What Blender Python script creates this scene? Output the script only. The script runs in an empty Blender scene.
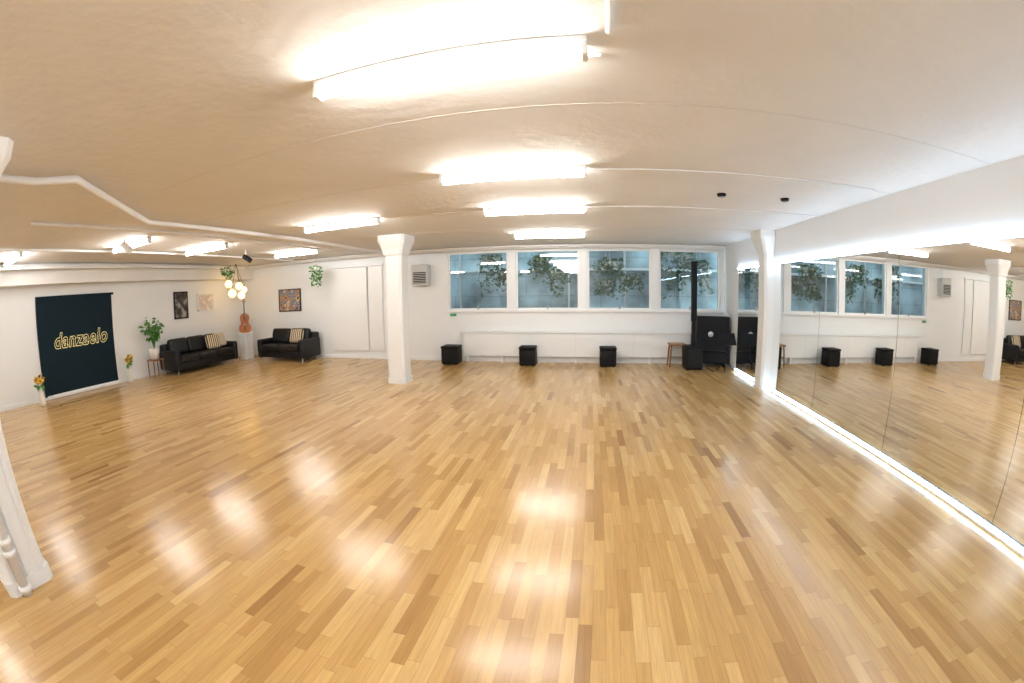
import bpy, bmesh, math, random
from mathutils import Vector, Matrix, Euler
random.seed(7)
scn=bpy.context.scene
R,L,D,H=3.176,-9.93,9.42,2.67
REAR=-3.2

# ------------------------------------------------------------------ materials
def mat(name,col,rough=.5,metal=0,emit=None,estr=0,coat=0,noise=0,nscale=20,bump=0,spec=.5,tint2=None,bscale=None):
    m=bpy.data.materials.new(name); m.use_nodes=True; nt=m.node_tree
    b=nt.nodes['Principled BSDF']
    b.inputs['Base Color'].default_value=(*col,1); b.inputs['Roughness'].default_value=rough
    b.inputs['Metallic'].default_value=metal; b.inputs['Specular IOR Level'].default_value=spec
    b.inputs['Coat Weight'].default_value=coat
    if emit: b.inputs['Emission Color'].default_value=(*emit,1); b.inputs['Emission Strength'].default_value=estr
    tc=nt.nodes.new('ShaderNodeTexCoord'); n=nt.nodes.new('ShaderNodeTexNoise'); n.inputs['Scale'].default_value=nscale; n.inputs['Detail'].default_value=4
    nt.links.new(tc.outputs['Object'],n.inputs['Vector'])
    if noise or tint2:
        mx=nt.nodes.new('ShaderNodeMixRGB'); c2=tint2 or tuple(c*(1-noise) for c in col)
        mx.inputs[1].default_value=(*col,1); mx.inputs[2].default_value=(*c2,1)
        nt.links.new(n.outputs['Fac'],mx.inputs[0]); nt.links.new(mx.outputs[0],b.inputs['Base Color'])
    if bump:
        n2=n
        if bscale:
            n2=nt.nodes.new('ShaderNodeTexNoise'); n2.inputs['Scale'].default_value=bscale; n2.inputs['Detail'].default_value=6; nt.links.new(tc.outputs['Object'],n2.inputs['Vector'])
        bp=nt.nodes.new('ShaderNodeBump'); bp.inputs['Strength'].default_value=bump; bp.inputs['Distance'].default_value=.01
        nt.links.new(n2.outputs['Fac'],bp.inputs['Height']); nt.links.new(bp.outputs[0],b.inputs['Normal'])
    return m
WALL=mat('wall_paint',(.87,.89,.905),.6,noise=.03,nscale=3,bump=.1)
CEIL=mat('ceiling_plaster',(.83,.815,.79),.8,noise=.10,nscale=2.2,bump=.8,bscale=9)
WHITE=mat('white_enamel',(.89,.90,.905),.35,noise=.03)
SEAM=mat('ceiling_seam',(.74,.72,.70),.8,noise=.2,nscale=3)
PIPE=mat('pipe_paint',(.88,.88,.88),.4,noise=.04)
FRAME=mat('window_frame_paint',(.90,.90,.90),.4,noise=.03)
BLACK=mat('black_plastic',(.006,.006,.008),.6,noise=.3,spec=.25)
LEATHER=mat('black_leather',(.008,.008,.010),.45,noise=.3,nscale=30,bump=.3,spec=.35)
CUBE=mat('black_cube_vinyl',(.005,.005,.006),.6,noise=.3,spec=.25)
WOOD=mat('stool_wood',(.32,.14,.05),.4,noise=.4,nscale=12)
CELLO=mat('varnished_spruce',(.55,.16,.03),.25,noise=.5,nscale=6,coat=.5)
DARKW=mat('ebony',(.03,.018,.012),.35,noise=.3)
METAL=mat('steel',(.5,.5,.5),.3,1,noise=.2)
LEAF=mat('leaf_green',(.03,.17,.025),.5,tint2=(.11,.30,.06),nscale=9)
LEAFD=mat('ivy_green',(.018,.075,.028),.5,tint2=(.07,.19,.07),nscale=9)
YEL=mat('sunflower_petal',(.9,.55,.03),.5,noise=.2)
POT=mat('ceramic_white',(.85,.84,.8),.3,noise=.04)
CREAM=mat('cushion_cream',(.70,.62,.48),.8,noise=.3,nscale=25)
GREY=mat('appliance_grey',(.60,.61,.60),.5,noise=.1)
TUBE=mat('fluorescent_tube',(1,1,1),.4,emit=(1.0,.975,.93),estr=62)
LED=mat('led_strip',(1,1,1),.4,emit=(.56,.77,1.0),estr=32)
GLOBE=mat('amber_globe_glass',(1,.8,.5),.3,emit=(1,.60,.18),estr=4.5)
NEON=mat('neon_tube',(1,.85,.4),.3,emit=(1,.80,.32),estr=.85)
NAVY=mat('navy_curtain',(.004,.018,.030),.7,noise=.4,nscale=5,spec=.2)
GREEN=mat('exit_green',(.02,.25,.10),.5,emit=(.05,.6,.2),estr=.08)
for m_ in (NEON,GREEN): m_.cycles.emission_sampling='NONE'

MIR=mat('mirror_glass',(.93,.95,.95),.008,1)

def m_glass():
    m=bpy.data.materials.new('window_glass'); m.use_nodes=True; nt=m.node_tree; nt.nodes.clear()
    o=nt.nodes.new('ShaderNodeOutputMaterial'); t=nt.nodes.new('ShaderNodeBsdfTransparent'); t.inputs[0].default_value=(.90,.95,.95,1)
    g=nt.nodes.new('ShaderNodeBsdfGlossy'); g.inputs['Roughness'].default_value=.02
    f=nt.nodes.new('ShaderNodeFresnel'); f.inputs[0].default_value=2.0
    mx=nt.nodes.new('ShaderNodeMixShader'); nt.links.new(f.outputs[0],mx.inputs[0]); nt.links.new(t.outputs[0],mx.inputs[1]); nt.links.new(g.outputs[0],mx.inputs[2]); nt.links.new(mx.outputs[0],o.inputs[0])
    return m
GLASS=m_glass()

def m_floor():
    m=bpy.data.materials.new('oak_parquet'); m.use_nodes=True; nt=m.node_tree; N=nt.nodes.new; K=nt.links.new
    b=nt.nodes['Principled BSDF']
    tc=N('ShaderNodeTexCoord'); sp=N('ShaderNodeSeparateXYZ'); K(tc.outputs['Object'],sp.inputs[0])
    def M(op,a,bb=None,c=None):
        n=N('ShaderNodeMath'); n.operation=op
        for i,v in enumerate((a,bb,c)):
            if v is None: continue
            if isinstance(v,(int,float)): n.inputs[i].default_value=v
            else: K(v,n.inputs[i])
        return n.outputs[0]
    W=.068; LEN=.52
    xs=M('DIVIDE',sp.outputs[0],W); row=M('FLOOR',xs); fx=M('FRACT',xs)
    wn=N('ShaderNodeTexWhiteNoise'); wn.noise_dimensions='1D'; K(row,wn.inputs['W'])
    ys=M('ADD',M('DIVIDE',sp.outputs[1],LEN),M('MULTIPLY',wn.outputs['Value'],7.31)); col=M('FLOOR',ys); fy=M('FRACT',ys)
    cb=N('ShaderNodeCombineXYZ'); K(row,cb.inputs[0]); K(col,cb.inputs[1])
    w2=N('ShaderNodeTexWhiteNoise'); w2.noise_dimensions='3D'; K(cb.outputs[0],w2.inputs['Vector'])
    cr=N('ShaderNodeValToRGB'); e=cr.color_ramp.elements
    e[0].position=0; e[0].color=(.32,.165,.055,1); e[1].position=1; e[1].color=(.69,.465,.205,1)
    for pos,c in ((.025,(.42,.235,.082,1)),(.25,(.52,.31,.112,1)),(.75,(.605,.38,.148,1))):
        el=e.new(pos); el.color=c
    K(w2.outputs['Value'],cr.inputs[0])
    mp=N('ShaderNodeVectorMath'); mp.operation='MULTIPLY'; mp.inputs[1].default_value=(60,3.0,1); K(tc.outputs['Object'],mp.inputs[0])
    ad=N('ShaderNodeVectorMath'); ad.operation='ADD'; K(mp.outputs[0],ad.inputs[0])
    sc=N('ShaderNodeVectorMath'); sc.operation='SCALE'; sc.inputs['Scale'].default_value=37; K(w2.outputs['Color'],sc.inputs[0]); K(sc.outputs[0],ad.inputs[1])
    gn=N('ShaderNodeTexNoise'); gn.inputs['Scale'].default_value=1; gn.inputs['Detail'].default_value=5; gn.inputs['Roughness'].default_value=.65; gn.inputs['Distortion'].default_value=.6; K(ad.outputs[0],gn.inputs['Vector'])
    g2=N('ShaderNodeMapRange'); g2.inputs[1].default_value=.3; g2.inputs[2].default_value=.7; g2.inputs[3].default_value=.82; g2.inputs[4].default_value=1.10; K(gn.outputs['Fac'],g2.inputs[0])
    sx=M('MINIMUM',fx,M('SUBTRACT',1,fx)); sy=M('MINIMUM',fy,M('SUBTRACT',1,fy))
    seam=M('MAXIMUM',M('LESS_THAN',sx,.014),M('LESS_THAN',sy,.0025))
    dark=M('SUBTRACT',1,M('MULTIPLY',seam,.35))
    tot=M('MULTIPLY',g2.outputs[0],dark)
    vm=N('ShaderNodeVectorMath'); vm.operation='SCALE'; K(cr.outputs[0],vm.inputs[0]); K(tot,vm.inputs['Scale'])
    K(vm.outputs[0],b.inputs['Base Color'])
    rn=N('ShaderNodeTexNoise'); rn.inputs['Scale'].default_value=1.6; K(tc.outputs['Object'],rn.inputs['Vector'])
    rm=N('ShaderNodeMapRange'); rm.inputs[3].default_value=.16; rm.inputs[4].default_value=.27; K(rn.outputs['Fac'],rm.inputs[0]); K(rm.outputs[0],b.inputs['Roughness'])
    b.inputs['Specular IOR Level'].default_value=.55
    bp=N('ShaderNodeBump'); bp.inputs['Strength'].default_value=.12; bp.inputs['Distance'].default_value=.002; K(gn.outputs['Fac'],bp.inputs['Height']); K(bp.outputs[0],b.inputs['Normal'])
    return m
FLOOR=m_floor()

def m_brick():
    m=bpy.data.materials.new('lightwell_painted_block'); m.use_nodes=True; nt=m.node_tree; N=nt.nodes.new
    b=nt.nodes['Principled BSDF']; tc=N('ShaderNodeTexCoord'); mp=N('ShaderNodeMapping'); mp.inputs['Rotation'].default_value=(math.radians(90),0,0)
    br=N('ShaderNodeTexBrick'); br.inputs['Scale'].default_value=1; br.inputs['Brick Width'].default_value=1.3; br.inputs['Row Height'].default_value=.5; br.inputs['Mortar Size'].default_value=.008
    br.inputs['Color1'].default_value=(.36,.48,.53,1); br.inputs['Color2'].default_value=(.48,.60,.64,1); br.inputs['Mortar'].default_value=(.26,.34,.38,1)
    n=N('ShaderNodeTexNoise'); n.inputs['Scale'].default_value=.9; n.inputs['Detail'].default_value=6
    mr=N('ShaderNodeMapRange'); mr.inputs[1].default_value=.35; mr.inputs[2].default_value=.65; mr.inputs[3].default_value=.28; mr.inputs[4].default_value=1.35
    vm=N('ShaderNodeVectorMath'); vm.operation='SCALE'
    K=nt.links.new
    K(tc.outputs['Object'],mp.inputs[0]); K(mp.outputs[0],br.inputs[0]); K(tc.outputs['Object'],n.inputs[0]); K(n.outputs['Fac'],mr.inputs[0]); K(br.outputs[0],vm.inputs[0]); K(mr.outputs[0],vm.inputs['Scale'])
    K(vm.outputs[0],b.inputs['Base Color']); b.inputs['Roughness'].default_value=.8
    return m
BRICK=m_brick()

def m_paint(name,cols,scale):
    m=bpy.data.materials.new(name); m.use_nodes=True; nt=m.node_tree; N=nt.nodes.new
    b=nt.nodes['Principled BSDF']; tc=N('ShaderNodeTexCoord'); n=N('ShaderNodeTexNoise'); n.inputs['Scale'].default_value=scale; n.inputs['Detail'].default_value=3
    cr=N('ShaderNodeValToRGB'); cr.color_ramp.interpolation='CONSTANT' if len(cols)>3 else 'LINEAR'; e=cr.color_ramp.elements
    e[0].position=.3; e[0].color=(*cols[0],1); e[1].position=.66; e[1].color=(*cols[-1],1)
    for i,c in enumerate(cols[1:-1]): el=e.new(.3+.36*(i+1)/(len(cols)-1)); el.color=(*c,1)
    nt.links.new(tc.outputs['Object'],n.inputs[0]); nt.links.new(n.outputs['Fac'],cr.inputs[0]); nt.links.new(cr.outputs[0],b.inputs['Base Color']); b.inputs['Roughness'].default_value=.5
    return m
ART1=m_paint('art_dark',[(.01,.01,.012),(.05,.045,.04),(.35,.32,.28)],6)
ART2=m_paint('art_pink',[(.70,.68,.64),(.60,.50,.46),(.85,.8,.75)],7)
ART3=m_paint('art_city',[(.04,.09,.22),(.50,.26,.08),(.16,.22,.36),(.75,.52,.2),(.10,.07,.08)],5)
def m_stripe():
    m=bpy.data.materials.new('cushion_stripe'); m.use_nodes=True; nt=m.node_tree; N=nt.nodes.new
    b=nt.nodes['Principled BSDF']; tc=N('ShaderNodeTexCoord'); w=N('ShaderNodeTexWave'); w.inputs['Scale'].default_value=5; w.inputs['Distortion'].default_value=1
    cr=N('ShaderNodeValToRGB'); cr.color_ramp.elements[0].color=(.04,.03,.02,1); cr.color_ramp.elements[1].color=(.75,.6,.42,1); cr.color_ramp.elements[0].position=.35; cr.color_ramp.elements[1].position=.5
    nt.links.new(tc.outputs['Object'],w.inputs[0]); nt.links.new(w.outputs['Fac'],cr.inputs[0]); nt.links.new(cr.outputs[0],b.inputs['Base Color']); b.inputs['Roughness'].default_value=.9
    return m
STRIPE=m_stripe()

# ------------------------------------------------------------------ geometry helpers
def link(name,me,m,parent=None,smooth=False):
    ob=bpy.data.objects.new(name,me); bpy.context.collection.objects.link(ob)
    if m and not me.materials: me.materials.append(m)
    if parent: ob.parent=parent
    if smooth:
        for p in me.polygons: p.use_smooth=True
    return ob
def group(name,loc=(0,0,0),rz=0):
    e=bpy.data.objects.new(name,None); e.location=loc; e.rotation_euler=(0,0,rz); e.empty_display_size=.1
    bpy.context.collection.objects.link(e); return e
def box(name,a,b,m,parent=None,bev=0,seg=2,smooth=False):
    bm=bmesh.new(); bmesh.ops.create_cube(bm,size=1)
    c=[(a[i]+b[i])/2 for i in range(3)]; s=[abs(b[i]-a[i]) for i in range(3)]
    for v in bm.verts: v.co=Vector((v.co.x*s[0],v.co.y*s[1],v.co.z*s[2]))
    if bev: bmesh.ops.bevel(bm,geom=bm.edges[:],offset=bev,segments=seg,affect='EDGES',profile=.5)
    me=bpy.data.meshes.new(name); bm.to_mesh(me); bm.free()
    o=link(name,me,m,parent,smooth or (bev>0 and seg>2)); o.location=c; return o
def rev(name,prof,m,parent=None,loc=(0,0,0),n=24,smooth=True):
    bm=bmesh.new(); rings=[]
    for r,z in prof: rings.append([bm.verts.new((r*math.cos(2*math.pi*i/n),r*math.sin(2*math.pi*i/n),z)) for i in range(n)])
    for a,b in zip(rings,rings[1:]):
        for i in range(n): bm.faces.new((a[i],a[(i+1)%n],b[(i+1)%n],b[i]))
    bm.faces.new(rings[0][::-1]); bm.faces.new(rings[-1])
    me=bpy.data.meshes.new(name); bm.to_mesh(me); bm.free()
    o=link(name,me,m,parent,smooth); o.location=loc; return o
def ball(name,loc,r,m,parent=None,sc=(1,1,1)):
    bm=bmesh.new(); bmesh.ops.create_uvsphere(bm,u_segments=16,v_segments=10,radius=r)
    for v in bm.verts: v.co=Vector((v.co.x*sc[0],v.co.y*sc[1],v.co.z*sc[2]))
    me=bpy.data.meshes.new(name); bm.to_mesh(me); bm.free(); o=link(name,me,m,parent,True); o.location=loc; return o
def tube(name,pts,r,m,parent=None,cyclic=False,res=4):
    c=bpy.data.curves.new('tmp','CURVE'); c.dimensions='3D'; c.bevel_depth=r; c.bevel_resolution=res; c.use_fill_caps=True
    s=c.splines.new('POLY'); s.points.add(len(pts)-1)
    for p,q in zip(s.points,pts): p.co=(*q,1)
    s.use_cyclic_u=cyclic
    t=bpy.data.objects.new('tmp',c); bpy.context.collection.objects.link(t); bpy.context.view_layer.update()
    me=bpy.data.meshes.new_from_object(t.evaluated_get(bpy.context.evaluated_depsgraph_get())); me.name=name
    bpy.data.objects.remove(t); me.materials.clear()
    return link(name,me,m,parent,True)
def loft(name,sections,m,parent=None,loc=(0,0,0)):
    bm=bmesh.new(); rings=[]
    for h,z,c in sections:
        pts=[(h-c,-h),(h,-h+c),(h,h-c),(h-c,h),(-h+c,h),(-h,h-c),(-h,-h+c),(-h+c,-h)]
        rings.append([bm.verts.new((x,y,z)) for x,y in pts])
    for a,b in zip(rings,rings[1:]):
        for i in range(8): bm.faces.new((a[i],a[(i+1)%8],b[(i+1)%8],b[i]))
    bm.faces.new(rings[0][::-1]); bm.faces.new(rings[-1])
    me=bpy.data.meshes.new(name); bm.to_mesh(me); bm.free(); o=link(name,me,m,parent); o.location=loc; return o
def leaves(name,anchors,m,parent=None,size=.06,n=6,spread=.06,droop=.3):
    bm=bmesh.new()
    for a in anchors:
        for k in range(n):
            p=Vector(a)+Vector([random.uniform(-spread,spread) for _ in range(3)])
            s=size*random.uniform(.6,1.3)
            rot=Euler((random.uniform(-1,1)-droop,random.uniform(-1,1),random.uniform(0,6.28))).to_matrix()
            P=[(0,0,0),(.32,.35,.06),(.22,.75,.03),(0,1.05,-.08),(-.22,.75,.03),(-.32,.35,.06),(0,.45,-.03)]
            v=[bm.verts.new(p+rot@(Vector(q)*s)) for q in P]
            for i,j in ((0,1),(1,2),(2,3),(3,4),(4,5),(5,0)): bm.faces.new((v[i],v[j],v[6]))
    me=bpy.data.meshes.new(name); bm.to_mesh(me); bm.free(); return link(name,me,m,parent)
def pane(name,x0,x1,y,z0,z1,m,parent):
    me=bpy.data.meshes.new(name); me.from_pydata([(x0,y,z0),(x1,y,z0),(x1,y,z1),(x0,y,z1)],[],[(0,1,2,3)]); return link(name,me,m,parent)

# ------------------------------------------------------------------ room shell
box('floor',(L-.2,REAR-.2,-.1),(R+.2,D+.25,0),FLOOR)
box('ceiling',(L-.2,REAR-.2,H),(R+.2,D+.25,H+.15),CEIL)
box('wall_left',(L-.15,REAR,0),(L,D,H),WALL)
box('wall_right',(R+.012,REAR,0),(R+.15,D,H),WALL)
box('wall_rear',(L,REAR-.15,0),(R,REAR,H),WALL)
box('trim_6',(L,REAR,2.27),(L+.40,D,H),CEIL)
WZ0,WZ1=1.20,2.56; WX0=-3.24; P=1.624; PW=1.44
wb=group('wall_back')
box('lower',(L,D,0),(R,D+.22,WZ0),WALL,wb); box('header',(L,D,WZ1),(R,D+.22,H),WALL,wb)
box('pier_left',(L,D,WZ0),(WX0,D+.22,WZ1),WALL,wb)
for i in range(4):
    x0=WX0+i*P+PW; x1=WX0+(i+1)*P if i<3 else R
    box('pier_%d'%i,(x0,D,WZ0),(x1,D+.22,WZ1),WALL,wb)
for i in range(4):
    x0=WX0+i*P; x1=x0+PW; g=group('window_%d'%(i+1)); f=.04
    y0,y1=D+.05,D+.11
    box('frame_bottom',(x0,y0,WZ0),(x1,y1,WZ0+f),FRAME,g); box('frame_top',(x0,y0,WZ1-f),(x1,y1,WZ1),FRAME,g)
    box('frame_left',(x0,y0,WZ0+f),(x0+f,y1,WZ1-f),FRAME,g); box('frame_right',(x1-f,y0,WZ0+f),(x1,y1,WZ1-f),FRAME,g)
    pane('glass',x0+f,x1-f,D+.078,WZ0+f,WZ1-f,GLASS,g)
    box('latch',((x0+x1)/2-.02,D+.03,WZ0+.01),((x0+x1)/2+.02,D+.05,WZ0+.1),METAL,g)
box('trim_5',(WX0-.08,D-.06,WZ0-.05),(R-.01,D+.04,WZ0),FRAME)
ew=group('exterior_wall')
box('blockwork',(-16,D+1.5,-.3),(5,D+1.7,3.3),BRICK,ew)
box('reflection_band',(-16,D+1.38,2.15),(5,D+1.5,2.21),mat('reflection_band_pale',(.75,.8,.8),.7,noise=.1),ew)  # pale strip stands in for the tubes' reflection in the window glass
for i in range(14): box('downpipe',(-15+i*1.45,D+1.40,-.3),(-14.95+i*1.45,D+1.46,3.3),GREY,ew)
box('exterior_ground',(-16,D+.26,-.5),(5,D+1.7,-.3),mat('exterior_concrete',(.4,.43,.44),.8,noise=.2))
box('baseboard_left',(L,REAR,0),(L+.02,D,.08),WHITE); box('baseboard_back',(L+.02,D-.02,0),(R,D,.08),WHITE)
for i,(x0,x1,y,w_) in enumerate([(-9.5,3.17,3.62,.006),(-9.5,3.17,5.22,.006),(-9.5,3.17,6.85,.006),(-9.5,3.17,2.25,.003)]):
    box('trim_%d'%(i+1),(x0,y-w_,H-.002),(x1,y+w_,H),SEAM)

# ------------------------------------------------------------------ mirror wall
mw=group('mirror_wall'); ys=[-1.4,.25,1.9,3.55,5.2,6.85,8.5]
for i,(a,b) in enumerate(zip(ys,ys[1:])):
    box('panel_%d'%(i+1),(R,a+.003,.07),(R+.01,b-.003,2.10),MIR,mw)
box('backing',(R+.0105,-1.4,.05),(R+.0118,8.5,2.14),BLACK,mw)
for a,b in ((-1.4,6.72),(7.08,8.5)):
    ls=group('led_strip_light')
    box('bottom_strip',(R-.018,a,.022),(R,b,.046),LED,ls); box('top_strip',(R-.018,a,2.105),(R,b,2.127),LED,ls)
    box('bottom_channel',(R-.022,a,0),(R+.01,b,.022),WHITE,ls)

# ------------------------------------------------------------------ columns
def column(x,y):
    g=group('column',(x,y,0))
    loft('plinth',[(.185,0,.04),(.185,.10,.04)],WHITE,g)
    loft('shaft',[(.17,.10,.04),(.17,2.30,.04),(.19,2.33,.04),(.205,2.40,.04),(.24,2.50,.05),(.27,2.56,.05),(.27,2.67,.05)],WHITE,g)
    return g
column(-3.38,6.93); 
c2=column(-3.26,.37)
rev('pipe',[(.035,0),(.035,2.6)],PIPE,c2,(.21,-.06,0),n=20)
for z in (.05,.30,.38,1.2,2.2): rev('collar',[(.035,z-.02),(.05,z-.015),(.05,z+.015),(.035,z+.02)],PIPE,c2,(.21,-.06,0),n=20)
for yy in (-.12,.0,.10): box('rib',(.168,yy,.1),(.182,yy+.02,2.3),WHITE,c2)
g=group('wall_column',(R,6.9,0))
def halfcol():
    bm=bmesh.new(); rings=[]
    for h,z in [(.165,0),(.165,2.28),(.185,2.34),(.24,2.5),(.26,2.56),(.26,2.67)]:
        c=.04; rings.append([bm.verts.new((x,y,z)) for x,y in [(0,-h),(-h+c,-h),(-h,-h+c),(-h,h-c),(-h+c,h),(0,h)]])
    for a,b in zip(rings,rings[1:]):
        for i in range(5): bm.faces.new((a[i+1],a[i],b[i],b[i+1]))
    me=bpy.data.meshes.new('shaft'); bm.to_mesh(me); bm.free(); return link('shaft',me,WHITE,g)
halfcol()

# ------------------------------------------------------------------ ceiling lights
def batten(x,y,w=1.22):
    g=group('fluorescent_ceiling_light',(x,y,0))
    box('housing',(-w/2-.03,-.04,H-.03),(w/2+.03,.04,H),WHITE,g,.005)
    tube('lamp',[(-w/2,0,H-.064),(w/2,0,H-.064)],.033,TUBE,g,res=2)
    box('cap_left',(-w/2-.03,-.035,H-.095),(-w/2,.035,H-.03),WHITE,g,.006); box('cap_right',(w/2,-.035,H-.095),(w/2+.03,.035,H-.03),WHITE,g,.006)
for x,y in [(-.60,1.59),(-.62,3.48),(-.63,5.12),(-.66,7.5),(-3.36,5.05),(-6.65,5.25),(-6.65,3.6),(-8.5,2.0),(-6.2,7.5),(-.56,-.6),(-3.4,-1.4),(-6.4,-.2),(-.56,-2.3)]:  # last four are out of view, extra battens added as fill light
    batten(x,y)

# ------------------------------------------------------------------ pipes on the ceiling
zc=H-.07
tube('heating_pipe',[(-3.62,-.9,zc),(-3.62,1.0,zc),(-3.42,1.3,zc),(-4.7,2.8,zc),(-4.62,5.5,zc),(-4.62,9.0,zc)],.032,PIPE)
tube('light_feed_conduit',[(.13,-2.5,H-.02),(.13,1.50,H-.02)],.016,PIPE)
tube('lamp_cable_conduit',[(-1.3,1.70,H-.014),(.10,1.70,H-.014)],.01,PIPE)
tube('electrical_conduit',[(0,3.56,H-.010),(2.9,3.56,H-.010)],.008,PIPE)
tube('detector_conduit',[(0,5.17,H-.010),(3.1,5.17,H-.010)],.008,PIPE)
tube('water_pipe',[(-9.4,9.25,2.60),(3.1,9.25,2.60)],.03,PIPE)
tube('sprinkler_pipe',[(-9.4,9.14,2.62),(3.1,9.14,2.62)],.02,PIPE)
tube('drain_pipe',[(-9.46,REAR+.05,2.60),(-9.46,8.95,2.60)],.05,PIPE)
tube('gas_pipe',[(-9.25,REAR+.05,2.55),(-9.25,7.5,2.55)],.022,PIPE)
tube('cable_trunking',[(-7.55,REAR+.05,H-.03),(-7.55,9.0,H-.03)],.02,PIPE)
tube('ceiling_conduit',[(-5.45,1.5,H-.03),(-5.45,9.0,H-.03)],.02,PIPE)
for x,y in [(1.48,4.4),(2.25,4.4)]:
    g=group('smoke_detector',(x,y,0)); rev('rim',[(.04,H-.03),(.05,H-.018),(.05,H)],BLACK,g,n=20); rev('lens',[(.02,H-.04),(.025,H-.03)],METAL,g,n=16)
g=group('spotlight',(-6.1,3.2,0)); tube('rod',[(0,0,H),(0,0,H-.12)],.012,PIPE,g); tube('head',[(-.05,0,H-.12),(.12,.03,H-.22)],.055,WHITE,g)
g=group('spotlight',(-6.7,6.4,0)); tube('rod',[(0,0,H),(0,0,H-.12)],.012,PIPE,g); tube('head',[(-.05,0,H-.12),(.12,.03,H-.22)],.055,BLACK,g)

# ------------------------------------------------------------------ back wall items
g=group('radiator_cover',(0,D,0))
box('body',(-2.86,-.13,.14),(2.35,-.025,.68),WHITE,g,.012); box('top',(-2.9,-.16,.68),(2.4,-.025,.71),WHITE,g,.006)
for i in range(3): 
    x=-1.56+i*1.3; box('joint_%d'%i,(x,-.132,.15),(x+.004,-.128,.67),SEAM,g)
for i in range(7): box('foot_%d'%i,(-2.8+i*.84,-.11,0),(-2.75+i*.84,-.03,.14),WHITE,g)
g=group('door_1',(0,D,0))
box('leaf_left',(-6.55,-.06,.2),(-5.42,-.005,2.34),WHITE,g,.01); box('leaf_right',(-5.38,-.04,.2),(-4.98,-.005,2.34),WHITE,g,.01)
box('rail',(-6.6,-.07,2.36),(-4.95,-.005,2.39),WHITE,g)
g=group('wall_heater',(-3.87,D,0))
box('case',(-.22,-.22,1.80),(.2,-.005,2.30),GREY,g,.02); box('grille',(-.17,-.228,1.86),(.15,-.22,2.12),BLACK,g)
for i in range(6): box('louvre',(-.17,-.238,1.88+i*.04),(.15,-.228,1.895+i*.04),GREY,g)
tube('cable',[(0,-.05,2.3),(0,-.05,2.54)],.012,PIPE,g)
g=group('exit_sign',(-3.12,D,0)); box('plate',(-.11,-.02,1.04),(.11,-.001,1.14),WHITE,g); box('pictogram',(-.08,-.024,1.06),(.08,-.02,1.12),GREEN,g)
def picture(name,plane,a,b,z0,z1,art,fm):
    g=group(name,(0,0,0)); t=.03
    if plane=='back':
        box('canvas',(a+t,D-.025,z0+t),(b-t,D-.005,z1-t),art,g)
        for n,(p,q) in {'top':((a,z1-t),(b,z1)),'bottom':((a,z0),(b,z0+t)),'left':((a,z0),(a+t,z1)),'right':((b-t,z0),(b,z1))}.items(): box(n,(p[0],D-.035,p[1]),(q[0],D-.003,q[1]),fm,g)
    else:
        box('canvas',(L+.005,a+t,z0+t),(L+.025,b-t,z1-t),art,g)
        for n,(p,q) in {'top':((a,z1-t),(b,z1)),'bottom':((a,z0),(b,z0+t)),'left':((a,z0),(a+t,z1)),'right':((b-t,z0),(b,z1))}.items(): box(n,(L+.003,p[0],p[1]),(L+.035,q[0],q[1]),fm,g)
picture('framed_picture','back',-8.45,-7.62,1.27,1.9,ART3,DARKW)
picture('framed_picture','left',6.69,7.16,1.29,1.99,ART1,BLACK)
picture('framed_picture','left',7.52,8.1,1.44,1.91,ART2,POT)

def cube_stool(x,y,s=.40,rz=0):
    g=group('cube_stool',(x,y,0),rz)
    box('seat_body',(-s/2,-s/2,.02),(s/2,s/2,.36),CUBE,g,.012,3); box('seat_pad',(-s/2-.01,-s/2-.01,.365),(s/2+.01,s/2+.01,.42),CUBE,g,.02,3)
    for a in (-1,1):
        for b in (-1,1): box('foot',(a*(s/2-.05)-.02,b*(s/2-.05)-.02,0),(a*(s/2-.05)+.02,b*(s/2-.05)+.02,.02),BLACK,g)
cube_stool(-3.05,9.0,.38); cube_stool(-1.29,9.0,.35); cube_stool(.45,9.0,.35)

g=group('wooden_stool',(1.98,9.05,0))
box('seat',(-.19,-.16,.46),(.19,.16,.50),WOOD,g,.01)
for a in (-1,1):
    for b in (-1,1): tube('leg',[(a*.15,b*.12,.46),(a*.18,b*.14,0)],.018,WOOD,g)
    tube('rung',[(a*.165,-.13,.2),(a*.165,.13,.2)],.012,WOOD,g)
tube('stretcher',[(-.165,0,.2),(.165,0,.2)],.012,WOOD,g)

g=group('column_speaker',(2.26,8.72,0))
box('subwoofer',(-.18,-.2,.02),(.18,.2,.50),BLACK,g,.015,3); rev('pole',[(.02,.5),(.02,1.2)],BLACK,g,n=12)
box('array',(-.055,-.06,1.0),(.055,.06,2.25),BLACK,g,.012,3)
box('array_lower',(-.04,-.045,.5),(.04,.045,1.0),BLACK,g,.01)
box('grille',(-.15,-.206,.08),(.15,-.2,.45),mat('speaker_grille',(.02,.02,.02),.7,noise=.5,nscale=120,spec=.2),g)
for a in (-1,1): box('foot',(a*.13-.03,-.15,0),(a*.13+.03,.15,.02),BLACK,g)
g=group('flight_case',(2.78,9.05,0),math.radians(-10))
box('body',(-.36,-.14,.34),(.36,.14,1.10),BLACK,g,.015)
box('lower_body',(-.36,-.14,.08),(.36,.14,.335),BLACK,g,.015)
for a in (-.36,.36):
    tube('edge',[(a,-.145,.08),(a,-.145,1.10)],.006,DARKW,g)
tube('edge_h',[(-.36,-.145,.36),(.36,-.145,.36)],.006,DARKW,g)
for a in (-1,1):
    for b in (-1,1): ball('caster',(a*.28,b*.1,.04),.04,BLACK,g)
rev('dial',[(.06,0),(.06,.02)],GREY,g,(-.05,-.145,.72),20).rotation_euler=(math.radians(90),0,0)
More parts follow.
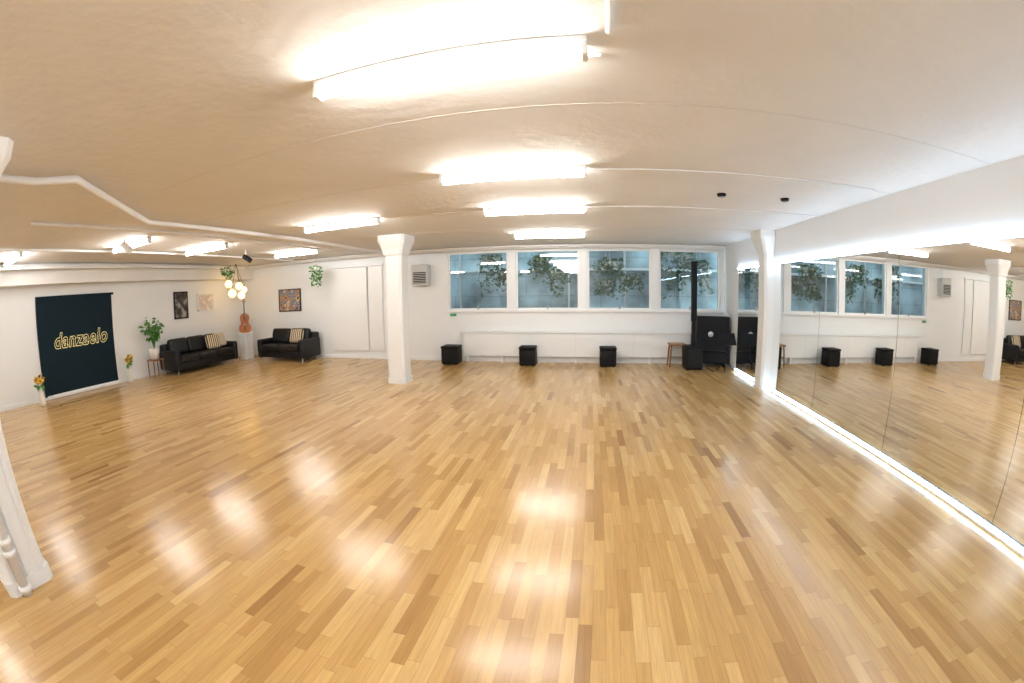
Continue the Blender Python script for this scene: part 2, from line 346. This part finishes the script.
def stand(x,y,rz,h=.95):
    g=group('music_stand',(x,y,0),rz)
    tube('post',[(0,0,.25),(0,0,h)],.012,BLACK,g)
    for k in range(3):
        a=k*2.094; tube('leg',[(0,0,.35),(.2*math.cos(a),.2*math.sin(a),.01)],.01,BLACK,g)
    d=box('desk',(-.2,-.01,0),(.2,.01,.26),BLACK,g,.004); d.location=(0,-.03,h+.05); d.rotation_euler=(math.radians(-25),0,0)
stand(2.90,8.40,.2,.62)

# ------------------------------------------------------------------ left wall: dark panel + neon
g=group('window_5',(L,0,0))
box('curtain',(0.001,2.90,.06),(.02,4.80,2.0),NAVY,g)
for n,a,b in (('frame_top',(.001,2.85,2.0),(.05,4.85,2.05)),('frame_bottom',(.001,2.85,.01),(.05,4.85,.06)),('frame_left',(.001,2.85,.06),(.05,2.9,2.0)),('frame_right',(.001,4.8,.06),(.05,4.85,2.0))): box(n,a,b,FRAME if 'right' in n or 'bottom' in n else NAVY,g)
def neon(txt):
    c=bpy.data.curves.new('t','FONT'); c.body=txt; c.size=.44; c.fill_mode='NONE'; c.bevel_depth=.0038; c.bevel_resolution=1; c.align_x='CENTER'; c.shear=.3; c.resolution_u=6; c.space_character=1.12; c.offset=.008
    t=bpy.data.objects.new('t',c); bpy.context.collection.objects.link(t); bpy.context.view_layer.update()
    me=bpy.data.meshes.new_from_object(t.evaluated_get(bpy.context.evaluated_depsgraph_get())); bpy.data.objects.remove(t); me.materials.clear()
    o=link('neon_sign',me,NEON); o.rotation_euler=(math.radians(90),0,math.radians(90)); o.location=(L+.045,3.9,.99); 
    w=max(v.co.x for v in me.vertices)-min(v.co.x for v in me.vertices); o.scale=(1.38/w,1,1)
neon('danzaelo')

def flower_vase(x,y,h=.45):
    g=group('flower_vase',(x,y,0))
    rev('vase',[(.05,0),(.075,.05),(.07,h*.5),(.04,h*.85),(.055,h)],POT,g)
    for k in range(5):
        a=k*1.3; dx,dy=.07*math.cos(a),.07*math.sin(a); z=h+.12+.04*(k%3)
        tube('stem',[(0,0,h-.1),(dx*.5,dy*.5,h+.05),(dx,dy,z)],.005,LEAF,g)
        leaves('petals',[(dx,dy,z)],YEL,g,.07,16,.015); ball('disc',(dx,dy,z),.022,DARKW,g)
    leaves('foliage',[(0,0,h+.04),(.04,0,h+.06)],LEAF,g,.10,8,.05)
flower_vase(-9.65,5.02,.40); flower_vase(-9.4,2.62,.36)

g=group('potted_plant',(-9.55,5.74,0))
box('stand_top',(-.16,-.16,.40),(.16,.16,.43),WOOD,g)
for a in (-1,1):
    for b in (-1,1): tube('stand_leg',[(a*.14,b*.14,.40),(a*.14,b*.14,0)],.014,WOOD,g)
rev('pot',[(.09,.43),(.13,.6),(.14,.68),(.12,.68),(.11,.64)],POT,g)
anch=[]
for k in range(14):
    a=k*.9; rr=.10+.14*random.random(); hh=.95+.40*random.random()
    pts=[(0,0,.66),(rr*.4*math.cos(a),rr*.4*math.sin(a),hh*.85),(rr*math.cos(a),rr*math.sin(a),hh)]
    tube('stem',pts,.006,LEAF,g); anch+= [pts[2],pts[1]]
leaves('leaves',anch,LEAF,g,.14,4,.05)

# ------------------------------------------------------------------ sofas (local: front = -y)
def sofa(name,loc,rz,w,d,seats):
    g=group(name,loc,rz); t=.16; bk=.78
    box('base',(-w/2+.02,-d/2+.05,.10),(w/2-.02,d/2,.28),LEATHER,g,.03,3)
    box('backrest',(-w/2+.02,d/2-.2,.26),(w/2-.02,d/2,bk-.06),LEATHER,g,.06,4)
    for s in (-1,1):
        x0,x1=sorted((s*w/2,s*(w/2-t))); box('armrest',(x0,-d/2+.02,.09),(x1,d/2,.58),LEATHER,g,.055,4)
    iw=(w-2*t)/seats
    for i in range(seats):
        x0=-w/2+t+i*iw
        box('seat_cushion_%d'%i,(x0+.008,-d/2,.27),(x0+iw-.008,d/2-.22,.44),LEATHER,g,.05,4)
        b=box('back_cushion_%d'%i,(x0+.008,-.09,-.2),(x0+iw-.008,.09,.2),LEATHER,g,.07,4); b.location=(x0+iw/2,d/2-.27,.63); b.rotation_euler=(math.radians(-12),0,0)
    for a in (-1,1):
        for b in (-1,1): tube('leg',[(a*(w/2-.1),b*(d/2-.12),.12),(a*(w/2-.09),b*(d/2-.11),0)],.018,METAL,g)
    return g
s1=sofa('leather_sofa',(-9.44,7.12,0),math.radians(90),2.15,.85,3)
s2=sofa('leather_sofa',(-7.72,8.86,0),0,1.66,.85,2)
def cushion(g,loc,m,rz=0):
    b=box('pillow',(-.21,-.06,-.19),(.21,.06,.19),m,g,.058,4); b.location=loc; b.rotation_euler=(math.radians(-20),0,rz)
cushion(s1,(.72,-.02,.66),CREAM,.1); cushion(s1,(.42,-.08,.63),STRIPE,-.2)
cushion(s2,(.35,-.02,.64),STRIPE,.1)

g=group('display_pedestal',(-9.25,8.72,0)); box('shaft',(-.15,-.15,0),(.15,.15,.70),WHITE,g,.01); box('top',(-.18,-.18,.70),(.18,.18,.74),WHITE,g,.01)
g=group('cello',(-9.25,8.72,.74),math.radians(45))
def cello():
    out=[(0,0),(.10,.005),(.16,.04),(.185,.11),(.17,.19),(.125,.25),(.115,.30),(.13,.36),(.145,.42),(.13,.49),(.08,.535),(.03,.55)]
    pts=out+[(-x,z) for x,z in reversed(out[1:])]
    bm=bmesh.new(); f=[bm.verts.new((x,-.05,z)) for x,z in pts]; b=[bm.verts.new((x,.05,z)) for x,z in pts]
    n=len(pts)
    bm.faces.new(f); bm.faces.new(b[::-1])
    for i in range(n): bm.faces.new((f[(i+1)%n],f[i],b[i],b[(i+1)%n]))
    bmesh.ops.recalc_face_normals(bm,faces=bm.faces)
    me=bpy.data.meshes.new('body'); bm.to_mesh(me); bm.free(); link('body',me,CELLO,g)
cello()
box('fingerboard',(-.018,-.085,.33),(.018,-.065,.88),DARKW,g); box('neck',(-.015,-.07,.53),(.015,-.035,.90),CELLO,g)
box('bridge',(-.045,-.085,.24),(.045,-.05,.25),CREAM,g); box('tailpiece',(-.022,-.075,.05),(.022,-.06,.2),DARKW,g)
ball('scroll',(0,-.05,.94),.035,CELLO,g)
for s in (-1,1):
    tube('peg',[(0,-.05,.88),(s*.06,-.05,.885)],.008,DARKW,g); tube('f_hole',[(s*.06,-.052,.2),(s*.07,-.052,.25),(s*.06,-.052,.3)],.005,DARKW,g)
for x in (-.009,-.003,.003,.009): tube('string',[(x,-.09,.2),(x,-.088,.88)],.0012,METAL,g)

g=group('globe_pendant_lamp',(-9.15,8.35,0))
for dx,dy,z,r in [(-.05,-.25,2.12,.10),(.10,.02,2.05,.10),(-.05,-.12,1.86,.11),(.08,.12,1.80,.10),(.05,.25,1.95,.09)]:
    ball('globe',(dx,dy,z),r,GLOBE,g); tube('cord',[(dx,dy,z+r),(0,0,H)],.005,BLACK,g); rev('socket',[(.03,z+r-.01),(.03,z+r+.05)],METAL,g,(dx,dy,0),12)
def hanging(name,loc,l,n,m=LEAF,rad=.1,size=.09):
    g=group(name,loc); rev('pot',[(.06,0),(.10,.1),(.105,.14),(.09,.14)],POT,g); tube('cord',[(0,0,.14),(0,0,H-loc[2])],.004,METAL,g)
    an=[]
    for k in range(n):
        a=k*6.28/n; ll=l*random.uniform(.5,1); p=[(0,0,.14),(rad*math.cos(a),rad*math.sin(a),.15)]
        for j in range(1,6): p.append((rad*1.1*math.cos(a)+random.uniform(-.02,.02),rad*1.1*math.sin(a),.12-ll*j/5))
        tube('vine',p,.004,m,g); an+=p[1:]
    leaves('leaves',an,m,g,size,3,.04)
hanging('hanging_plant',(-6.58,8.78,2.25),.45,8,size=.075)
hanging('hanging_plant',(-8.9,7.8,2.36),.2,7,size=.075)
ZINC=mat('planter_zinc',(.6,.62,.62),.5,noise=.1)
for x,z,l,wd in [(-2.35,2.35,.9,.35),(-1.95,2.0,.5,.3),(-1.1,2.3,.5,.3),(-.7,2.0,.55,.3),(.55,2.2,.45,.4),(.45,1.75,.35,.3),(1.05,1.85,.4,.35),(2.0,2.45,1.1,.35),(2.45,2.4,.9,.3),(2.8,2.2,.8,.25)]:
    g=group('ivy_planter',(x,D+.75,z)); box('trough',(-wd*.6,-.08,0),(wd*.6,.08,.12),ZINC,g,.01)
    tube('hanger',[(0,0,.12),(0,0,1.0)],.006,METAL,g)
    an=[]
    for k in range(10):
        xx=-wd*.7+1.4*wd*k/9; ll=l*random.uniform(.35,1); p=[(xx*.7,0,.13),(xx,-.1,.14)]+[(xx+random.uniform(-.06,.06),-.11,.1-ll*j/5) for j in range(1,6)]
        tube('vine',p,.004,LEAFD,g); an+=p
    leaves('leaves',an,LEAFD,g,.09,3,.06)

# ------------------------------------------------------------------ world
w=bpy.data.worlds.new('w'); scn.world=w; w.use_nodes=True; w.node_tree.nodes['Background'].inputs[0].default_value=(.58,.76,.86,1); w.node_tree.nodes['Background'].inputs[1].default_value=2.1

# ------------------------------------------------------------------ camera (fisheye)
cd=bpy.data.cameras.new('camera'); cam=bpy.data.objects.new('camera',cd); bpy.context.collection.objects.link(cam); scn.camera=cam
yaw,pitch,roll=.18097,-.11766,-.01363
def wdir(d):
    c,s=math.cos(roll),math.sin(roll); x=c*d[0]-s*d[1]; y=s*d[0]+c*d[1]; z=d[2]
    c,s=math.cos(pitch),math.sin(pitch); Z=s*z+c*y; F=c*z-s*y
    c,s=math.cos(yaw),math.sin(yaw); return Vector((c*x-s*F,s*x+c*F,Z))
rt,up,fw=wdir((1,0,0)),wdir((0,1,0)),wdir((0,0,1))
M=Matrix((rt,up,-fw)).transposed().to_4x4(); M.translation=Vector((0,0,1.6)); cam.matrix_world=M
cd.sensor_width=36; cd.sensor_fit='HORIZONTAL'; cd.lens=11; cd.clip_start=.05
cd.type='PANO'
cc=cd if hasattr(cd,'panorama_type') else cd.cycles
cc.panorama_type='FISHEYE_LENS_POLYNOMIAL'
cc.fisheye_fov=math.radians(180)
mm=36/1024
cc.fisheye_polynomial_k0=0; cc.fisheye_polynomial_k1=-.00239/mm; cc.fisheye_polynomial_k2=0; cc.fisheye_polynomial_k3=.22869e-9/mm**3; cc.fisheye_polynomial_k4=0
scn.view_settings.view_transform='Standard'
